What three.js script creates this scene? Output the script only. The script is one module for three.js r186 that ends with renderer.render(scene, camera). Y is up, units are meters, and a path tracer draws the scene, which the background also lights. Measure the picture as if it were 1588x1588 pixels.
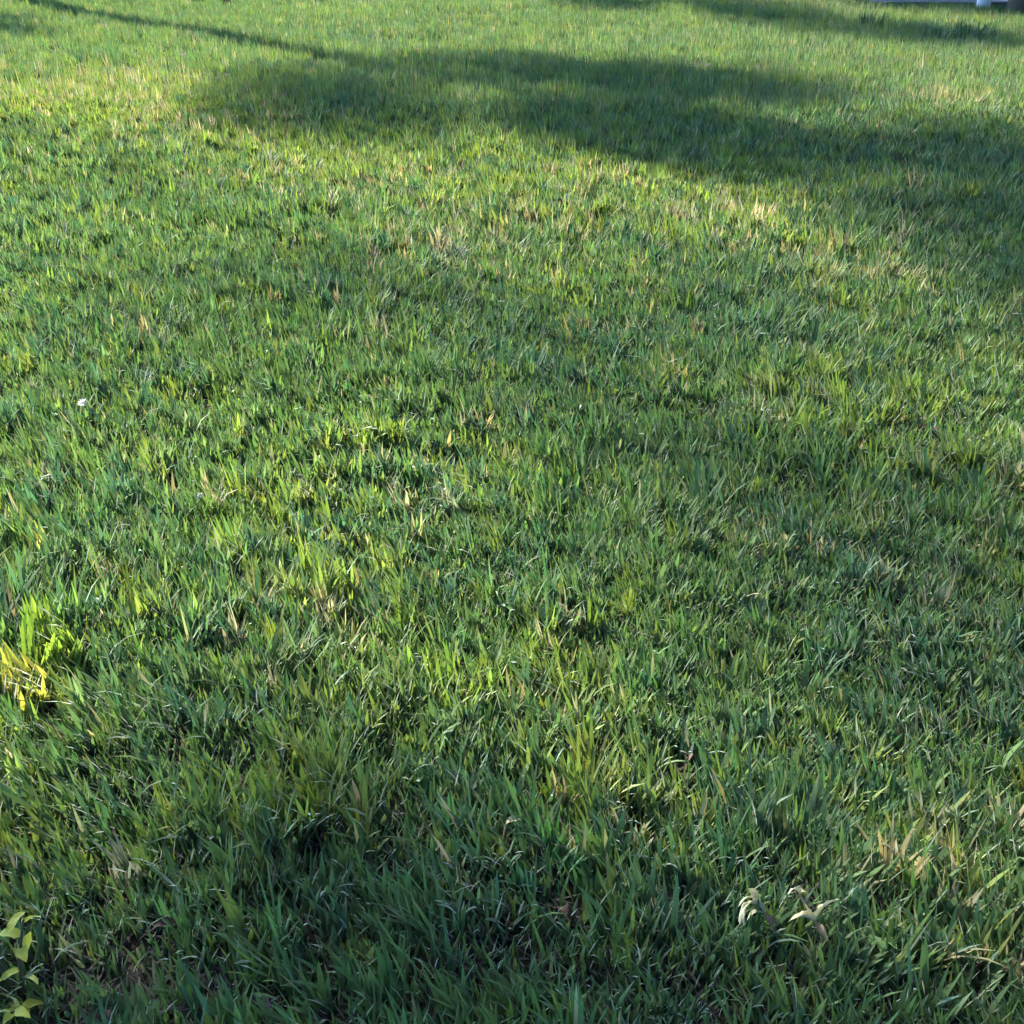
import * as THREE from 'three';
import { Sky } from 'three/addons/objects/Sky.js';
import { mergeGeometries } from 'three/addons/utils/BufferGeometryUtils.js';
import { ImprovedNoise } from 'three/addons/math/ImprovedNoise.js';

// ------------------------------------------------------------------ camera, sky, sun, exposure
const scene = new THREE.Scene();
const camera = new THREE.PerspectiveCamera(55, 1, 0.05, 400);
camera.position.set(0, 1.4, 0);
camera.rotation.order = 'YXZ';
camera.rotation.x = -32.3 * Math.PI / 180;

const SUN_EL = 33 * Math.PI / 180;
const SUN_AZ = new THREE.Vector2(-0.68, -0.733).normalize();              // ahead and to the left: the lawn is backlit
const sunDir = new THREE.Vector3(SUN_AZ.x * Math.cos(SUN_EL), Math.sin(SUN_EL), SUN_AZ.y * Math.cos(SUN_EL));

const sky = new Sky();
sky.name = 'sky';
sky.userData = { kind: 'structure', label: 'clear pale blue daylight sky above the lawn', category: 'sky' };
sky.scale.setScalar(300);
sky.material.uniforms.sunPosition.value.copy(sunDir);
sky.material.uniforms.turbidity.value = 5;
sky.material.uniforms.rayleigh.value = 1.0;
sky.material.uniforms.mieCoefficient.value = 0.004;
scene.add(sky);
scene.environmentIntensity = 0.14;

const sun = new THREE.DirectionalLight(new THREE.Color(1, 0.94, 0.8), 5);
sun.target.position.set(0, 0, -6);
sun.position.copy(sunDir).multiplyScalar(60).add(sun.target.position);
sun.castShadow = true;
sun.shadow.radius = 2.2;
sun.shadow.mapSize.set(4096, 4096);
Object.assign(sun.shadow.camera, { left: -30, right: 30, top: 30, bottom: -30, near: 1, far: 140 });
scene.add(sun, sun.target);

const renderer = new THREE.WebGLRenderer({ antialias: true });
renderer.toneMapping = THREE.LinearToneMapping;
renderer.toneMappingExposure = 4.3;
renderer.shadowMap.enabled = true;

// ------------------------------------------------------------------ helpers
function rngOf(seed) {
  let a = seed >>> 0;
  return () => { a = (a + 0x6D2B79F5) | 0; let t = Math.imul(a ^ (a >>> 15), 1 | a); t = (t + Math.imul(t ^ (t >>> 7), 61 | t)) ^ t; return ((t ^ (t >>> 14)) >>> 0) / 4294967296; };
}
const R = rngOf(2024);
const rr = (a, b, r = R) => a + (b - a) * r();
const pick = (list, r = R) => list[Math.floor(r() * list.length)];
const noise = new ImprovedNoise();
const n2 = (x, z, s, o = 0) => noise.noise(x * s + o, o * 1.7 + 0.37, z * s - o);       // about -0.7 .. 0.7
const smooth = (a, b, x) => { const t = Math.min(1, Math.max(0, (x - a) / (b - a))); return t * t * (3 - 2 * t); };
const taken = {};
function numbered(name) { const k = taken[name] = (taken[name] ?? -1) + 1; return k ? name + '_' + String(k).padStart(3, '0') : name; }
function shade(o) { o.traverse(c => { if (c.isMesh) { c.castShadow = true; c.receiveShadow = true; } }); return o; }
function thing(name, label, category, [x, y, z], turn = 0, group) {
  const o = new THREE.Group(); o.name = numbered(name); o.position.set(x, y, z); o.rotation.y = turn;
  o.userData = { label, category, kind: 'thing' }; if (group) o.userData.group = group;
  scene.add(o); return o;
}
function part(parent, name, geometry, material) { const m = new THREE.Mesh(geometry, material); m.name = name; m.castShadow = m.receiveShadow = true; parent.add(m); return m; }
const lin = (r, g, b) => new THREE.Color().setRGB(r, g, b);
function mat(r, g, b, o = {}) { return new THREE.MeshPhysicalMaterial({ color: lin(r, g, b), roughness: 0.85, side: THREE.DoubleSide, ...o }); }
const leafMat = (r, g, b, through = 0.4, o = {}) => mat(r, g, b, { roughness: 1, transmission: through, thickness: 0, clearcoat: 0.35, clearcoatRoughness: 0.42, ...o });

// the lie of the land: a nearly level lawn with soft bumps
function groundY(x, z) {
  return 0.022 * n2(x, z, 0.9, 3) + 0.05 * n2(x, z, 0.23, 11) * smooth(2, 9, Math.hypot(x, z)) + 0.008 * n2(x, z, 4.1, 5);
}

// ------------------------------------------------------------------ the ground
function speckleTexture(size, seed, tones) {
  const r = rngOf(seed), data = new Uint8Array(size * size * 4);
  const w = (x, y, f, o) => noise.noise(Math.cos(x / size * 6.2832) * f + o, Math.sin(x / size * 6.2832) * f, Math.cos(y / size * 6.2832) * f) + noise.noise(Math.sin(y / size * 6.2832) * f, o, Math.cos(x / size * 6.2832) * f);
  for (let y = 0; y < size; y++) for (let x = 0; x < size; x++) {
    const k = Math.min(tones.length - 1, Math.max(0, (w(x, y, 6, seed) * 0.5 + 0.5 + (r() - 0.5) * 0.7) * (tones.length - 1)));
    const i = Math.floor(k), f = k - i, a = tones[i], b = tones[Math.min(i + 1, tones.length - 1)], j = (y * size + x) * 4;
    for (let c = 0; c < 3; c++) data[j + c] = a[c] + (b[c] - a[c]) * f;
    data[j + 3] = 255;
  }
  const t = new THREE.DataTexture(data, size, size); t.wrapS = t.wrapT = THREE.RepeatWrapping; t.magFilter = THREE.LinearFilter; t.minFilter = THREE.LinearMipmapLinearFilter;
  t.generateMipmaps = true; t.colorSpace = THREE.SRGBColorSpace; t.needsUpdate = true; return t;
}
{
  const soil = speckleTexture(512, 7, [[30, 25, 18], [46, 38, 27], [58, 50, 36], [52, 56, 30], [78, 66, 48]]);
  const pos = [], uv = [], idx = [], N = 150;
  const axis = (i) => { const t = (i / N) * 2 - 1; return Math.sign(t) * (Math.abs(t) * 6 + Math.pow(Math.abs(t), 5) * 144); };
  for (let j = 0; j <= N; j++) for (let i = 0; i <= N; i++) { const x = axis(i), z = axis(j) - 4; pos.push(x, groundY(x, z), z); uv.push(x / 0.6, z / 0.6); }
  for (let j = 0; j < N; j++) for (let i = 0; i < N; i++) { const a = j * (N + 1) + i; idx.push(a, a + N + 1, a + 1, a + 1, a + N + 1, a + N + 2); }
  const g = new THREE.BufferGeometry(); g.setAttribute('position', new THREE.Float32BufferAttribute(pos, 3)); g.setAttribute('uv', new THREE.Float32BufferAttribute(uv, 2)); g.setIndex(idx); g.computeVertexNormals();
  const m = new THREE.Mesh(g, new THREE.MeshStandardMaterial({ map: soil, roughness: 1, bumpMap: soil, bumpScale: 0.006 }));
  m.name = 'ground'; m.receiveShadow = m.castShadow = true;
  m.userData = { kind: 'structure', label: 'brown soil and thatch under the lawn', category: 'ground' };
  scene.add(m);
}

// ------------------------------------------------------------------ grass
class Blades {                                                               // many tapering, bending, twisting strips in one geometry
  constructor(cap) { this.pos = new Float32Array(cap * 3); this.col = new Float32Array(cap * 3); this.idx = new Uint32Array(cap * 3); this.v = 0; this.i = 0; }
  grow() { for (const k of ['pos', 'col', 'idx']) { const n = new this[k].constructor(this[k].length * 2); n.set(this[k]); this[k] = n; } }
  add(x, y, z, yaw, len, width, lean, bend, twist, cr, cg, cb, segs, dryTip = false) {
    if ((this.v + 12) * 3 > this.pos.length || this.i + 40 > this.idx.length) this.grow();
    const dx = Math.sin(yaw), dz = Math.cos(yaw), first = this.v, st = len / segs;
    let out = 0, up = 0, ang = lean;
    for (let k = 0; k <= segs; k++) {
      const t = k / segs, cx = x + dx * out, cy = y + up, cz = z + dz * out;
      if (k === segs) { if (dryTip) this.put(cx, cy, cz, 0.3, 0.24, 0.1); else this.put(cx, cy, cz, cr, cg, cb); }
      else {
        const w = width * 0.5 * Math.min(1, 0.7 + t * 1.3) * Math.pow(1 - t, 0.34), a = yaw + twist * (t - 0.4), sx = Math.cos(a) * w, sz = -Math.sin(a) * w;
        this.put(cx - sx, cy, cz - sz, cr, cg, cb); this.put(cx + sx, cy, cz + sz, cr, cg, cb);
        const q = first + k * 2;
        if (k < segs - 1) { this.tri(q, q + 1, q + 2); this.tri(q + 1, q + 3, q + 2); } else this.tri(q, q + 1, q + 2);
      }
      out += Math.sin(ang) * st; up += Math.cos(ang) * st; ang += bend / segs;
    }
  }
  put(x, y, z, r, g, b) { const j = this.v++ * 3; this.pos[j] = x; this.pos[j + 1] = y; this.pos[j + 2] = z; this.col[j] = r; this.col[j + 1] = g; this.col[j + 2] = b; }
  tri(a, b, c) { this.idx[this.i++] = a; this.idx[this.i++] = b; this.idx[this.i++] = c; }
  geometry() {
    const g = new THREE.BufferGeometry();
    g.setAttribute('position', new THREE.BufferAttribute(this.pos.slice(0, this.v * 3), 3)); g.setAttribute('color', new THREE.BufferAttribute(this.col.slice(0, this.v * 3), 3));
    g.setIndex(new THREE.BufferAttribute(this.idx.slice(0, this.i), 1)); g.computeVertexNormals(); return g;
  }
}
// what grows where: bare spots [x, z, reach, thinness]; dry, yellow and blue-green spots [x, z, reach], some painting the sunlit band
const BARE = [[1.26, -2.66, 0.13, 0.8], [0.324, -1.312, 0.07, 0.7], [0.069, -0.98, 0.11, 0.6], [-0.6, -0.84, 0.2, 0.75], [-0.36, -0.81, 0.1, 0.75], [0.72, -0.9, 0.07, 0.7], [-0.57, -0.93, 0.07, 0.5], [-1.02, -1.36, 0.12, 0.4], [0.33, -0.8, 0.1, 0.7], [-0.2, -1.3, 0.1, 0.3]];
const DRY_AND_SUNLIT = [[-0.13, -4.55, 0.8], [1.1, -4.9, 0.7], [1.45, -4.15, 0.5], [0.66, -2.88, 0.28], [3.4, -8.2, 0.55], [3.9, -8.0, 0.5], [-3.6, -8.3, 1.5], [-2.2, -7.2, 1.2], [-0.9, -5.8, 0.8], [1.2, -2.2, 0.3], [-0.45, -1.65, 0.22], [0.75, -0.95, 0.25], [4.2, -15.6, 1.6], [0.6, -5.6, 0.7]];  // dry grass, plus far spots that paint the sunlit band paler and yellower
const VIVID_AND_SUNLIT = [[-0.43, -1.9, 0.22], [0.16, -1.27, 0.16], [-0.4, -1.2, 0.2], [0.3, -1.16, 0.12], [0.5, -5.8, 1.2], [1.4, -5.7, 1.3], [0.2, -6.3, 1.2], [-3.2, -8.0, 2.2], [-1.2, -6.6, 1.4], [-0.1, -1.52, 0.12], [1.15, -2.8, 0.45], [-0.6, -2.15, 0.25], [-1.0, -1.55, 0.15], [2.6, -16.5, 1.6]];  // far ones put the bright sun strip into the blade colour
const COOL = [[0.1, -3.1, 0.4], [-0.25, -2.3, 0.35], [1.0, -3.6, 0.5], [0.85, -1.75, 0.4], [0.0, -1.15, 0.3], [-1.15, -2.3, 0.25], [2.2, -6.2, 1.4], [-1.7, -12, 1.6], [5, -12.3, 1.2]];
const near = (list, x, z) => { let m = 0; for (const [a, b, r] of list) { const d = Math.hypot(x - a, z - b) / r; if (d < 1) m = Math.max(m, 1 - d * d); } return m; };
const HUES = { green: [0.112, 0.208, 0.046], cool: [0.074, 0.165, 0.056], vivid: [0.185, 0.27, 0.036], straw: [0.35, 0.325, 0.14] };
const onDrive = (x, z) => z < -15.35 && x > 5.1;
const grassMat = leafMat(1, 1, 1, 0.5, { vertexColors: true, clearcoat: 0.2, clearcoatRoughness: 0.42 });
{
  const out = new Blades(1500000);
  const bands = [
    { from: 0.35, to: 2.2, per: 900, blades: 16, len: 0.094, width: 0.0092, spread: 0.028, segs: 4 },
    { from: 2.2, to: 4.2, per: 640, blades: 15, len: 0.1, width: 0.0112, spread: 0.033, segs: 3 },
    { from: 4.2, to: 8, per: 360, blades: 15, len: 0.108, width: 0.0145, spread: 0.036, segs: 2 },
    { from: 8, to: 18.5, per: 230, blades: 15, len: 0.115, width: 0.016, spread: 0.06, segs: 1 },
    { from: 18.5, to: 30, per: 90, blades: 10, len: 0.13, width: 0.03, spread: 0.13, segs: 1 },
  ];
  bands.forEach((b, bi) => {
    const half = (z) => 0.62 + 0.6 * -z;                                     // half width of the sown strip, wider than the view
    const zMin = -b.to, zMax = -b.from, w = half(zMin), r = rngOf(900 + bi), count = Math.floor((zMax - zMin) * 2 * w * b.per);
    for (let i = 0; i < count; i++) {
      const x = (r() * 2 - 1) * w, z = zMin + r() * (zMax - zMin);
      if (Math.abs(x) > half(z) || onDrive(x, z)) continue;
      let keep = 1; for (const [a, c, q, k] of BARE) { const d = Math.hypot(x - a, z - c) / q; if (d < 1) keep = Math.min(keep, 1 - 0.75 * k * (1 - d * d * d)); }
      keep *= 1 - 0.35 * smooth(0.15, 0.5, n2(x, z, 7.3, 15));
      if (r() > keep) continue;
      const dry = near(DRY_AND_SUNLIT, x, z) * 0.45 + Math.max(0, n2(x, z, 1.7, 21) - 0.18) * 0.6, cool = near(COOL, x, z) * 0.6 + Math.max(0, n2(x, z, 2.1, 40) - 0.05) * 1.2, viv = near(VIVID_AND_SUNLIT, x, z) * 0.75 + Math.max(0, n2(x, z, 2.6, 57) - 0.1) * 1.3;  // dry and viv also carry the painted sunlit band
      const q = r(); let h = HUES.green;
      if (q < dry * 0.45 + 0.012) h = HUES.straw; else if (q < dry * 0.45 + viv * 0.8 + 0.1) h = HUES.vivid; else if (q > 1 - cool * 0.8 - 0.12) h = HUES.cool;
      const tall = (1 + 0.45 * n2(x, z, 6.5, 71) + 0.24 * n2(x, z, 1.3, 83)) * rr(0.62, 1.25, r) * (0.6 + 0.4 * keep), k = rr(0.8, 1.25, r);
      const leanTo = -2.3 + 2.4 * n2(x, z, 1.3, 31) + 1.2 * n2(x, z, 5, 37), pull = 0.1 + 0.42 * Math.abs(n2(x, z, 3, 91));
      const lx = Math.sin(leanTo) * pull, lz = Math.cos(leanTo) * pull;
      const turn = rr(0.86, 1.18, r), blue = rr(0.7, 1.25, r), wide = rr(0.6, 1.3, r), n0 = Math.round(b.blades * rr(0.55, 1.45, r));
      for (let n = 0; n < n0; n++) {
        const a = r() * 6.283, d = Math.sqrt(r()), bx = x + Math.cos(a) * d * b.spread, bz = z + Math.sin(a) * d * b.spread;
        const own = 0.06 + d * 0.32 * r() + r() * 0.2, yw = a + (r() - 0.5) * 1.8, vx = Math.sin(yw) * own + lx, vz = Math.cos(yw) * own + lz;
        const v = k * rr(0.76, 1.24, r), c = r() < 0.02 ? HUES.straw : h, fine = r() < 0.3;
        out.add(bx, groundY(bx, bz) - 0.004, bz, Math.atan2(vx, vz) + (r() - 0.5) * 0.3, b.len * tall * (1.12 - 0.35 * d) * rr(0.5, 1.15, r) * (fine ? 1.2 : 1), b.width * wide * rr(0.7, 1.3, r) * (fine ? 0.55 : 1), Math.min(1.25, Math.hypot(vx, vz)), 0.05 + r() * r() * (fine ? 2.2 : 1.2), (r() - 0.5) * 2.6, c[0] * v * turn * rr(0.92, 1.1, r), c[1] * v, c[2] * v * blue, b.segs, r() < 0.13);
      }
    }
    console.log('band', bi, 'triangles', out.i / 3);
  });
  // low blades that fill the gaps between the tufts
  for (const [from, to, per, segs, w, seed] of [[0.35, 2.2, 12000, 2, 0.0055, 960], [2.2, 4.2, 7500, 2, 0.007, 961], [4.2, 8, 3600, 1, 0.011, 962]]) {
    const r = rngOf(seed), wide = 0.62 + 0.6 * to, n = Math.floor((to - from) * 2 * wide * per);
    for (let i = 0; i < n; i++) {
      const x = (r() * 2 - 1) * wide, z = -from - r() * (to - from); if (Math.abs(x) > 0.62 - 0.6 * z) continue;
      let keep = 1; for (const [a, c, q, k] of BARE) { const d = Math.hypot(x - a, z - c) / q; if (d < 1) keep = Math.min(keep, 1 - 0.8 * k * (1 - d * d * d)); }
      if (r() > keep) continue;
      const h = pick([HUES.green, HUES.green, HUES.cool, HUES.vivid], r), v = rr(0.7, 1.2, r);
      out.add(x, groundY(x, z) - 0.003, z, r() * 6.283, rr(0.03, 0.065, r), w * rr(0.8, 1.5, r), 0.05 + r() * 0.45, 0.05 + r() * 0.5, (r() - 0.5) * 2.4, h[0] * v, h[1] * v, h[2] * v, segs, r() < 0.1);
    }
  }
  // thatch: short dead blades lying flat on the soil near the camera
  const rt = rngOf(950);
  for (let i = 0; i < 30000; i++) {
    const z = -0.4 - rt() * 2.8, x = (rt() * 2 - 1) * (0.62 - 0.6 * z), v = rr(0.5, 1.3, rt), c = rt() < 0.35 ? [0.13, 0.105, 0.055] : [0.06, 0.045, 0.028];
    out.add(x, groundY(x, z) + 0.002 + rt() * 0.012, z, rt() * 6.283, rr(0.02, 0.06, rt), rr(0.003, 0.006, rt), 1.35 + rt() * 0.2, (rt() - 0.5) * 0.6, (rt() - 0.5) * 2, c[0] * v, c[1] * v, c[2] * v, 2);
  }
  const m = new THREE.Mesh(out.geometry(), grassMat); m.name = 'lawn_grass'; m.castShadow = m.receiveShadow = true;
  m.userData = { kind: 'stuff', label: 'dense green lawn grass covering the whole ground', category: 'grass' };
  scene.add(m);
}

// ------------------------------------------------------------------ trees beyond the frame that throw the long shadows
const bark = mat(0.085, 0.066, 0.05, { roughness: 0.95, side: THREE.FrontSide });
const crownMat = leafMat(0.06, 0.12, 0.03, 0.35);
function limbGeometry(pts, r0, r1, sides = 8) {
  const curve = new THREE.CatmullRomCurve3(pts), n = 8, g = new THREE.TubeGeometry(curve, n, 1, sides, false), p = g.attributes.position;
  for (let i = 0; i <= n; i++) { const c = curve.getPointAt(i / n), s = r0 + (r1 - r0) * (i / n); for (let k = 0; k <= sides; k++) { const j = i * (sides + 1) + k; p.setXYZ(j, c.x + (p.getX(j) - c.x) * s, c.y + (p.getY(j) - c.y) * s, c.z + (p.getZ(j) - c.z) * s); } }
  g.computeVertexNormals(); return g;
}
function tree(label, x, z, { height, bare, radius, trunk, leaves, leaf = 0.16, seed, limbs = 7 }) {
  const r = rngOf(seed), t = thing('shade_tree', label, 'tree', [x, groundY(x, z) - 0.05, z], 0);
  const wob = () => (r() - 0.5) * 0.35;
  const tips = [];
  part(t, 'trunk', limbGeometry([new THREE.Vector3(0, 0, 0), new THREE.Vector3(wob(), height * 0.33, wob()), new THREE.Vector3(wob(), height * 0.66, wob()), new THREE.Vector3(wob(), height * 0.95, wob())], trunk, trunk * 0.2, 10), bark);
  for (let i = 0; i < limbs; i++) {
    const a = i * 2.4 + r(), y = bare + (height - bare) * (i / limbs) * 0.85, reach = radius * (0.65 + r() * 0.4) * (1 - 0.45 * i / limbs);
    const end = new THREE.Vector3(Math.cos(a) * reach, y + reach * (0.45 + r() * 0.4), Math.sin(a) * reach);
    part(t, 'limb', limbGeometry([new THREE.Vector3(0, y, 0), new THREE.Vector3(end.x * 0.5, y + (end.y - y) * 0.35, end.z * 0.5), end], trunk * 0.34, trunk * 0.08, 6), bark);
    tips.push(end, end.clone().multiplyScalar(0.6).setY(y + (end.y - y) * 0.5));
  }
  tips.push(new THREE.Vector3(0, height * 0.96, 0));
  const pos = [], idx = [], nrm = new THREE.Vector3(), u = new THREE.Vector3(), v = new THREE.Vector3(), c = new THREE.Vector3();
  for (let i = 0; i < leaves; i++) {
    const tip = tips[Math.floor(r() * tips.length)], q = radius * 0.42 * Math.cbrt(r());
    const th = r() * 6.283, ph = Math.acos(2 * r() - 1);
    c.set(tip.x + q * Math.sin(ph) * Math.cos(th), tip.y + q * 0.8 * Math.cos(ph), tip.z + q * Math.sin(ph) * Math.sin(th));
    nrm.set(r() - 0.5, r() - 0.2, r() - 0.5).normalize(); u.set(r() - 0.5, r() - 0.5, r() - 0.5).cross(nrm).normalize(); v.crossVectors(nrm, u);
    const L = leaf * (0.6 + r() * 0.8), b = pos.length / 3;
    for (const [s, w] of [[-0.5, 0], [0, 0.28], [0.5, 0], [0, -0.28]]) pos.push(c.x + u.x * s * L + v.x * w * L, c.y + u.y * s * L + v.y * w * L, c.z + u.z * s * L + v.z * w * L);
    idx.push(b, b + 1, b + 2, b, b + 2, b + 3);
  }
  const g = new THREE.BufferGeometry(); g.setAttribute('position', new THREE.Float32BufferAttribute(pos, 3)); g.setIndex(idx); g.computeVertexNormals();
  part(t, 'crown', g, crownMat).userData.kind = 'stuff';
  return t;
}
tree('tall slender shade tree standing beyond the far left of the lawn', -8.7, -17.85, { height: 14.2, bare: 6.6, radius: 2.2, trunk: 0.24, leaves: 13000, seed: 11, limbs: 9 });
tree('round shade tree standing behind the far edge of the lawn', -3.4, -21.2, { height: 9, bare: 4.2, radius: 1.6, trunk: 0.2, leaves: 3600, seed: 12 });
tree('low bushy tree added unseen to shade the drive', 1.0, -21.3, { height: 6, bare: 2.4, radius: 1.9, trunk: 0.14, leaves: 5200, seed: 17, limbs: 10 });  // added out of view so its crown darkens the drive
tree('young thin tree with few leaves at the far left of the lawn', -10.9, -18.2, { height: 5.8, bare: 3.4, radius: 0.8, trunk: 0.1, leaves: 500, seed: 16, limbs: 5 });
tree('old shade tree with a high narrow crown left of the lawn', -13.4, -14.42, { height: 14.8, bare: 11.8, radius: 1.25, trunk: 0.16, leaves: 5200, seed: 13 });
tree('sparse tall tree with a thin open crown left of the lawn', -14.5, -19.0, { height: 16, bare: 12.8, radius: 1.8, trunk: 0.1, leaves: 680, seed: 14, limbs: 5 });

// ------------------------------------------------------------------ the drive, its edging, the post and the trunk at the far corner
{
  const paving = speckleTexture(256, 19, [[50, 60, 88], [58, 70, 100], [66, 78, 108], [74, 86, 112]]);  // blue sky light of the shade is mixed into these paving tones
  const g = new THREE.BoxGeometry(12, 0.08, 9); const uv = g.attributes.uv; for (let i = 0; i < uv.count; i++) uv.setXY(i, uv.getX(i) * 12, uv.getY(i) * 9);
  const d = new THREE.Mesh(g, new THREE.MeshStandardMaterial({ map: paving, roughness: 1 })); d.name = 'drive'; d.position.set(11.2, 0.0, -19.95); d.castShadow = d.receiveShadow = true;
  d.userData = { kind: 'structure', label: 'paved drive coloured with the blue of skylit shade beyond the lawn', category: 'drive' }; scene.add(d);
  const edge = thing('kerb', 'pale concrete kerb between lawn and blue grey drive', 'kerb', [5.2, 0, -15.4]);
  const stone = mat(0.14, 0.15, 0.16, { specularIntensity: 0.2, roughness: 1, side: THREE.FrontSide });
  for (let k = 0; k < 7; k++) { const st = new THREE.Shape(); st.moveTo(0, 0); st.lineTo(0.88, 0); st.lineTo(0.88, 0.1); st.lineTo(0, 0.1); const eg = new THREE.ExtrudeGeometry(st, { depth: 0.1, bevelEnabled: true, bevelSize: 0.012, bevelThickness: 0.012, bevelSegments: 2 }); const m = part(edge, 'kerb_stone', eg, stone); m.position.set(k * 0.92, -0.02 + rr(-0.006, 0.006), 0); }
  const post = thing('marker_post', 'white painted post at the kerb beside the dark trunk', 'post', [6.5, groundY(6.5, -15.2) - 0.02, -15.2]);
  const white = mat(0.8, 0.8, 0.8, { roughness: 0.5, side: THREE.FrontSide });
  part(post, 'shaft', new THREE.LatheGeometry([[0.0, 0], [0.1, 0], [0.1, 0.02], [0.095, 0.04], [0.09, 0.9], [0.085, 0.94]].map(([a, b]) => new THREE.Vector2(a, b)), 20), white);
  part(post, 'cap', new THREE.LatheGeometry([[0.1, 0.94], [0.104, 0.955], [0.1, 0.97], [0.07, 1.0], [0, 1.015]].map(([a, b]) => new THREE.Vector2(a, b)), 20), white);
}
tree('dark trunked tree standing at the corner of the drive', 6.92, -14.75, { height: 8, bare: 3, radius: 2, trunk: 0.27, leaves: 3000, seed: 15 });

// ------------------------------------------------------------------ taller clumps of grass
function clump(name, label, x, z, { blades, len, width, spread, hue, seed, flop = 0.5, group, segs = 4, cat = 'grass clump' }) {
  const t = thing(name, label, cat, [x, groundY(x, z) - 0.004, z], 0, group), r = rngOf(seed), out = new Blades(blades * 10);
  for (let i = 0; i < blades; i++) {
    const a = r() * 6.283, d = Math.sqrt(r()) * spread, v = rr(0.75, 1.25, r);
    out.add(Math.cos(a) * d, 0, Math.sin(a) * d, a + (r() - 0.5) * 1.6, len * rr(0.5, 1.15, r), width * rr(0.7, 1.3, r), 0.05 + r() * flop * 0.7, 0.1 + r() * r() * 0.9, (r() - 0.5) * 2, hue[0] * v * rr(0.88, 1.15, r), hue[1] * v, hue[2] * v, segs);
  }
  part(t, 'blades', out.geometry(), grassMat).userData.kind = 'stuff';
  return t;
}
const DARK = [0.06, 0.13, 0.035];
const farRow = 'dark clumps at the far edge of the lawn';
[[-4.6, -16.1], [-4.17, -16.0], [-3.45, -16.2], [-2.9, -16.1]].forEach(([x, z], k) => clump('dark_grass_clump', 'dark green tuft in the row along the far lawn edge', x, z, { blades: 90, len: 0.3, width: 0.018, spread: 0.1, hue: DARK, seed: 300 + k, group: farRow }));
clump('dark_grass_clump', 'dark low tuft by itself below the pale kerb', 4.34, -13.2, { blades: 90, len: 0.19, width: 0.016, spread: 0.15, hue: DARK, seed: 311 });
clump('dark_grass_clump', 'broad dark tuft on the lawn in front of the white post', 4.78, -12.1, { blades: 130, len: 0.16, width: 0.016, spread: 0.2, hue: DARK, seed: 312 });
clump('dark_grass_clump', 'tall dark tuft on the lawn in front of the dark trunk', 5.25, -12.3, { blades: 150, len: 0.2, width: 0.016, spread: 0.22, hue: DARK, seed: 313 });
clump('yellow_grass_clump', 'yellow tuft with broad lemon and amber blades beside lime tuft', -0.99, -1.5, { blades: 70, len: 0.12, width: 0.011, spread: 0.06, hue: [0.33, 0.33, 0.04], seed: 321, flop: 0.7 });
clump('yellow_grass_clump', 'small lemon yellow tuft behind the lime tuft', -1.16, -2.0, { blades: 36, len: 0.09, width: 0.009, spread: 0.03, hue: [0.42, 0.4, 0.06], seed: 322, flop: 0.7 });
clump('bright_grass_clump', 'bright lime tuft of long blades beside the yellow tuft', -0.99, -1.64, { blades: 70, len: 0.125, width: 0.012, spread: 0.07, hue: [0.24, 0.36, 0.03], seed: 323, flop: 0.5 });
clump('bright_grass_clump', 'yellow green tuft near the tan dry blade', 0.17, -1.26, { blades: 55, len: 0.12, width: 0.008, spread: 0.05, hue: [0.27, 0.31, 0.04], seed: 324, flop: 0.6 });
clump('bright_grass_clump', 'lush yellow green tuft at the edge of shaded ground', -0.4, -1.17, { blades: 60, len: 0.12, width: 0.009, spread: 0.06, hue: [0.22, 0.3, 0.035], seed: 325, flop: 0.6 });
clump('bright_grass_clump', 'tall fresh green tuft standing well above its neighbours', -0.43, -1.87, { blades: 55, len: 0.14, width: 0.009, spread: 0.06, hue: [0.2, 0.29, 0.04], seed: 326, flop: 0.5 });
clump('bright_grass_clump', 'vivid green tuft in the shade beside brown leaves', 0.08, -1.1, { blades: 40, len: 0.1, width: 0.009, spread: 0.04, hue: [0.1, 0.27, 0.035], seed: 328, flop: 0.5 });
clump('bright_grass_clump', 'soft bright green patch in the middle of the lawn', -0.099, -1.51, { blades: 80, len: 0.1, width: 0.008, spread: 0.07, hue: [0.2, 0.31, 0.035], seed: 331, flop: 0.5 });
clump('dry_grass_clump', 'tan dry blades standing in the green grass', 0.094, -1.215, { blades: 9, len: 0.1, width: 0.006, spread: 0.012, hue: [0.5, 0.33, 0.15], seed: 329, flop: 0.4 });
clump('dry_grass_clump', 'pinkish tan patch of dry blades beside the shadow edge', 1.16, -4.95, { blades: 60, len: 0.13, width: 0.009, spread: 0.14, hue: [0.46, 0.36, 0.2], seed: 330, flop: 0.5 });

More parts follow.
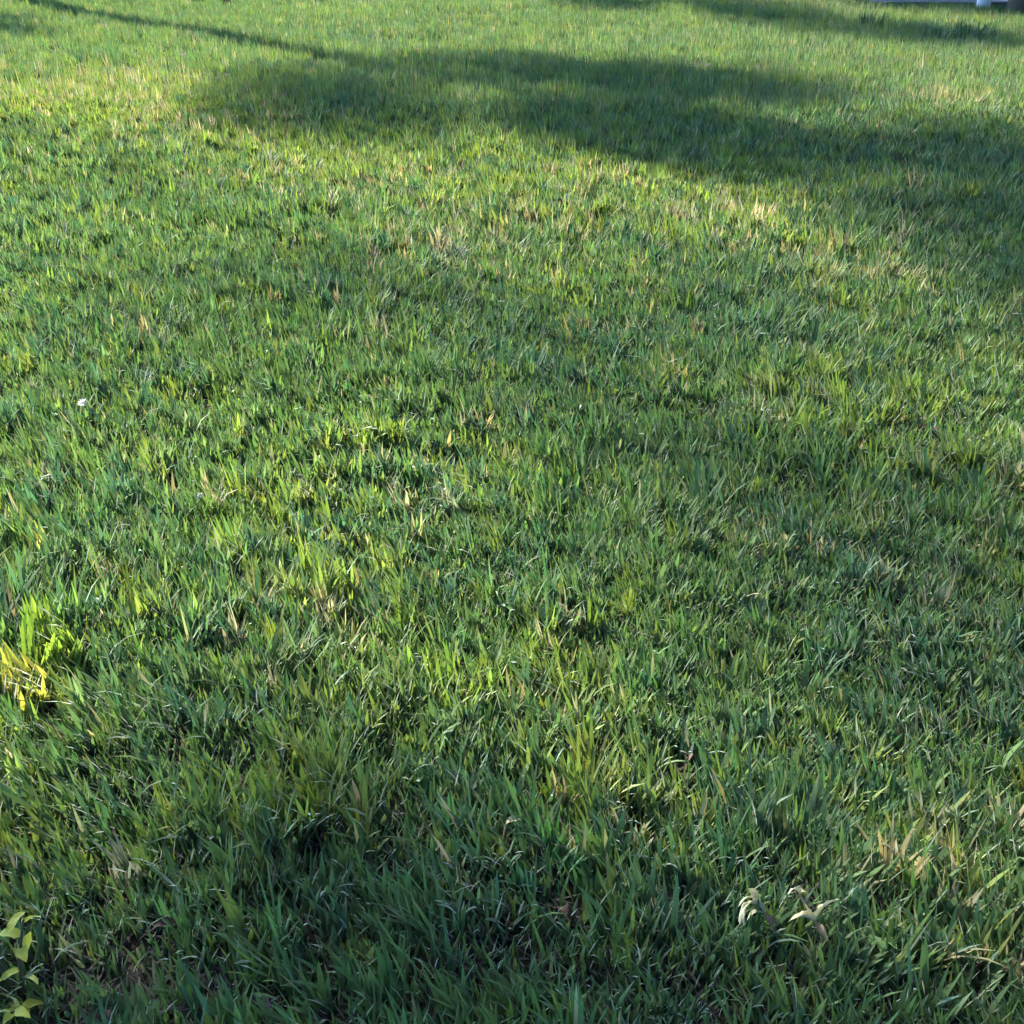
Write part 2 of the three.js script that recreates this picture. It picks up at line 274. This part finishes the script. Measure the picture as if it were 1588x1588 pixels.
// ------------------------------------------------------------------ leaves
// a leaf: grows along +z from the origin, folded along its midrib, curling down (or up) towards the tip
function leafGeometry(len, width, { curl = 0.5, fold = 0.35, wave = 0, n = 7, point = 0.8, ragged = 0, seed = 1 } = {}) {
  const pos = [], idx = [], rg = rngOf(seed); let y = 0, z = 0, ang = 0;
  for (let i = 0; i <= n; i++) {
    const t = i / n, w = width * 0.5 * Math.pow(Math.sin(Math.PI * Math.pow(t * 0.985 + 0.015, point)), 0.8) + 0.0006;
    const wv = wave * Math.sin(t * 11) * width;
    const wl = w * (1 - ragged * rg()), wr = w * (1 - ragged * rg()), jy = ragged * (rg() - 0.5) * width * 0.5;
    pos.push(-wl, y + wl * fold + wv + jy, z, 0, y, z, wr, y + wr * fold - wv - jy, z);
    if (i < n) { const a = i * 3; idx.push(a, a + 3, a + 1, a + 1, a + 3, a + 4, a + 1, a + 4, a + 2, a + 2, a + 4, a + 5); z += Math.cos(ang) * len / n; y += Math.sin(ang) * len / n; ang -= curl / n; }
  }
  const g = new THREE.BufferGeometry(); g.setAttribute('position', new THREE.Float32BufferAttribute(pos, 3)); g.setIndex(idx); g.computeVertexNormals(); return g;
}
const dirTurn = (m, dx, dy, dz, roll = 0) => { m.quaternion.setFromUnitVectors(new THREE.Vector3(0, 0, 1), new THREE.Vector3(dx, dy, dz).normalize()); m.rotateZ(roll); };

// broad leaved weeds lying in the lawn
const weedMats = [leafMat(0.13, 0.25, 0.035, 0.42), leafMat(0.1, 0.22, 0.04, 0.42), leafMat(0.17, 0.28, 0.04, 0.42)];
function rosette(label, x, z, { leaves, len, width, seed, rise = 0.5, y = 0.025 }) {
  const t = thing('broadleaf_weed', label, 'weed', [x, groundY(x, z) + y, z]), r = rngOf(seed);
  part(t, 'stem', limbGeometry([new THREE.Vector3(0, -y - 0.01, 0), new THREE.Vector3(0.002, -y * 0.5, 0), new THREE.Vector3(0, 0.004, 0)], 0.004, 0.003, 6), weedMats[1]);
  for (let i = 0; i < leaves; i++) {
    const a = i * 2.4 + r() * 0.4, e = rise * (0.5 + 0.8 * i / leaves), m = part(t, 'leaf', leafGeometry(len * rr(0.7, 1.1, r), width * rr(0.8, 1.1, r), { curl: rr(0.5, 1.2, r), fold: 0.3, wave: 0.05, point: 0.75 }), weedMats[i % 3]);
    dirTurn(m, Math.cos(a), e, Math.sin(a), rr(-0.3, 0.3, r));
  }
}
rosette('small fresh green weed beside the cream withered leaves', 0.565, -0.93, { leaves: 7, len: 0.04, width: 0.017, seed: 42, rise: 0.9, y: 0.035 });

// the yellow green shrub whose twigs reach in at the left edge
{
  const t = thing('leafy_shrub', 'yellow green leafy shrub twigs over bare soil', 'shrub', [-0.735, groundY(-0.735, -0.86) - 0.01, -0.86]), r = rngOf(61);
  const twigMat = mat(0.12, 0.1, 0.05), lm = [leafMat(0.55, 0.54, 0.04, 0.5, { clearcoat: 0.1 }), leafMat(0.46, 0.5, 0.04, 0.5, { clearcoat: 0.1 }), leafMat(0.6, 0.55, 0.06, 0.5, { clearcoat: 0.1 })];  // leaf colours brightened to look sunlit while the twigs stand in shade
  const twigs = [[[0, 0, 0], [0.005, 0.08, -0.015], [0.02, 0.16, -0.045]], [[0, 0, 0], [0.015, 0.04, 0.03], [0.025, 0.08, 0.06]], [[0, 0, 0], [-0.06, 0.14, -0.04], [-0.1, 0.26, -0.05]], [[0, 0, 0], [-0.1, 0.15, 0.04], [-0.16, 0.28, 0.08]], [[0, 0, 0], [-0.12, 0.1, -0.1], [-0.2, 0.24, -0.16]]];
  twigs.forEach((tw, k) => {
    const pts = tw.map(p => new THREE.Vector3(...p)), tg = part(t, 'twig', limbGeometry(pts, 0.004, 0.0018, 6), twigMat), curve = new THREE.CatmullRomCurve3(pts);
    for (let i = 0; i < 7; i++) {
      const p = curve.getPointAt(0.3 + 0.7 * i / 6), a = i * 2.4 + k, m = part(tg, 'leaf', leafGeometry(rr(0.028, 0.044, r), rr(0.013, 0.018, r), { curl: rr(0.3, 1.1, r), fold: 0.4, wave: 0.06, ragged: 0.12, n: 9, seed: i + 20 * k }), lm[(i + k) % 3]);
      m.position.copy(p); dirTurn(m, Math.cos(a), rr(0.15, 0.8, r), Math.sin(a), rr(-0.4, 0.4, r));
    }
  });
}

// pale withered leaves lying on the grass
const cream = mat(0.7, 0.6, 0.32, { transmission: 0.25, thickness: 0, roughness: 1 }), tan = mat(0.3, 0.21, 0.11), brownMats = [mat(0.085, 0.045, 0.03), mat(0.1, 0.06, 0.042), mat(0.07, 0.045, 0.038), mat(0.12, 0.075, 0.045)];
function witheredLeaf(label, x, y, z, turn, pieces, stalk) {
  const t = thing('withered_leaf', label, 'withered leaf', [x, groundY(x, z) + y, z], turn);
  for (const [dx, dy, dz, ang, rise, len, w, curl, m] of pieces) { const p = part(t, 'lobe', leafGeometry(len, w, { curl, fold: 0.9, wave: 0.12, point: 0.7, n: 12, ragged: 0.3, seed: Math.floor(len * 1e4 + curl * 77) }), m ? tan : cream); p.position.set(dx, dy, dz); dirTurn(p, Math.cos(ang), rise, Math.sin(ang), 0.2); }
  part(t, 'stalk', limbGeometry(stalk.map(p => new THREE.Vector3(...p)), 0.0022, 0.0014, 6), tan);
}
witheredLeaf('cream curled withered leaf arched over the grass', 0.36, 0.066, -0.985, 0, [[0.03, 0, 0.03, -2.45, 0.9, 0.075, 0.019, 2.6], [0.03, 0.003, 0.026, -2.2, 0.7, 0.06, 0.017, 2.2], [0.024, 0.004, 0.024, -2.7, 0.8, 0.055, 0.016, 2.9], [0.02, 0.006, 0.015, -1.8, 0.6, 0.035, 0.014, 1.9], [0.03, -0.002, 0.03, -3.0, 0.3, 0.032, 0.012, 1.6], [0.03, -0.004, 0.032, 0.5, -0.2, 0.03, 0.009, 0.9, 1]], [[0.03, 0, 0.03], [0.045, -0.02, 0.05], [0.055, -0.05, 0.06]]);
witheredLeaf('cream withered leaf split into prongs beside the arched one', 0.452, 0.07, -0.945, 0, [[0.01, 0, 0.01, -0.9, 0.9, 0.05, 0.014, 0.8], [0.012, 0, 0.008, -1.2, 0.7, 0.036, 0.012, 1.4], [0.01, 0, 0.01, -2.8, 0.45, 0.045, 0.015, 1.3], [0.008, 0.003, 0.006, -2.4, 0.6, 0.032, 0.013, 2.0], [-0.006, 0.012, -0.03, -2.3, 0.7, 0.026, 0.016, 2.4], [-0.006, 0.011, -0.03, -0.4, 0.5, 0.018, 0.012, 1.8], [0.012, -0.003, 0.012, 1.2, 0.1, 0.03, 0.009, 0.7, 1]], [[-0.006, 0.01, -0.03], [0.01, 0, 0.01], [0.02, -0.02, 0.03], [0.025, -0.05, 0.04]]);
witheredLeaf('small pale curl of withered leaf in the shaded grass', -0.01, 0.06, -1.13, 0.8, [[0, 0, 0, 0.3, 0.3, 0.04, 0.012, 1.6]], [[0, 0, 0], [-0.01, -0.015, 0.005], [-0.02, -0.04, 0.01]]);

// small white flowers
const petalMat = mat(0.82, 0.82, 0.76, { transmission: 0.3, thickness: 0, roughness: 1 }), eyeMat = mat(0.6, 0.42, 0.05), stemMat = leafMat(0.1, 0.18, 0.04, 0.2);
function daisy(label, x, z, h, size, seed) {
  const t = thing('white_flower', label, 'flower', [x, groundY(x, z), z]), r = rngOf(seed);
  part(t, 'stem', limbGeometry([new THREE.Vector3(0, -0.01, 0), new THREE.Vector3(0.004, h * 0.5, 0), new THREE.Vector3(0, h, 0.004)], 0.0018, 0.0014, 6), stemMat);
  const head = part(t, 'flower_centre', new THREE.SphereGeometry(size * 0.28, 12, 8, 0, 6.2832, 0, 1.7).scale(1, 0.6, 1), eyeMat); head.position.set(0, h, 0.004); head.rotation.x = 0.5;
  for (let i = 0; i < 11; i++) { const a = i / 11 * 6.283, m = part(head, 'petal', leafGeometry(size, size * 0.5, { curl: 0.5, fold: 0.2, n: 4 }), petalMat); dirTurn(m, Math.cos(a), 0.25 + r() * 0.3, Math.sin(a)); }
}
daisy('open white flower standing alone above the grass', -1.31, -2.72, 0.075, 0.016, 71);
daisy('tiny pale flower half sunk in the grass', -0.815, -2.2, 0.06, 0.009, 72);

// fallen brown leaves on the bare soil
[['russet fallen leaf on the bare soil beside the shrub', -0.6, -0.83, 0.022, 0.6], ['brown fallen leaf half under the grass beside the shrub', -0.56, -0.95, 0.04, 2.2], ['reddish brown fallen leaf by itself at the lawn front', -0.35, -0.82, 0.03, 4.0], ['curled brown fallen leaf below the vivid green tuft', 0.07, -0.99, 0.025, 1.1], ['brown fallen leaf beside the small fresh green weed', 0.7, -0.89, 0.03, 5.2], ['dull brown fallen leaf beside the yellow green tuft', 0.33, -1.31, 0.025, 3.0], ['dark brown fallen leaf in a bare gap among grass', 1.25, -2.63, 0.03, 0.3]].forEach(([label, x, z, y, turn], k) => {
  const t = thing('fallen_leaf', label, 'fallen leaf', [x, groundY(x, z) + y, z], turn), m = brownMats[k % 4];
  part(t, 'blade', leafGeometry(0.05 + 0.006 * (k % 3), 0.026, { curl: 1.6, fold: 0.9, wave: 0.16, n: 10, point: 0.8, ragged: 0.5, seed: 500 + k }), m);
  part(t, 'stalk', limbGeometry([new THREE.Vector3(0, 0, 0.002), new THREE.Vector3(0.002, -0.004, -0.012), new THREE.Vector3(0.004, -0.012, -0.025)], 0.0013, 0.001, 5), m);
});

renderer.render(scene, camera);
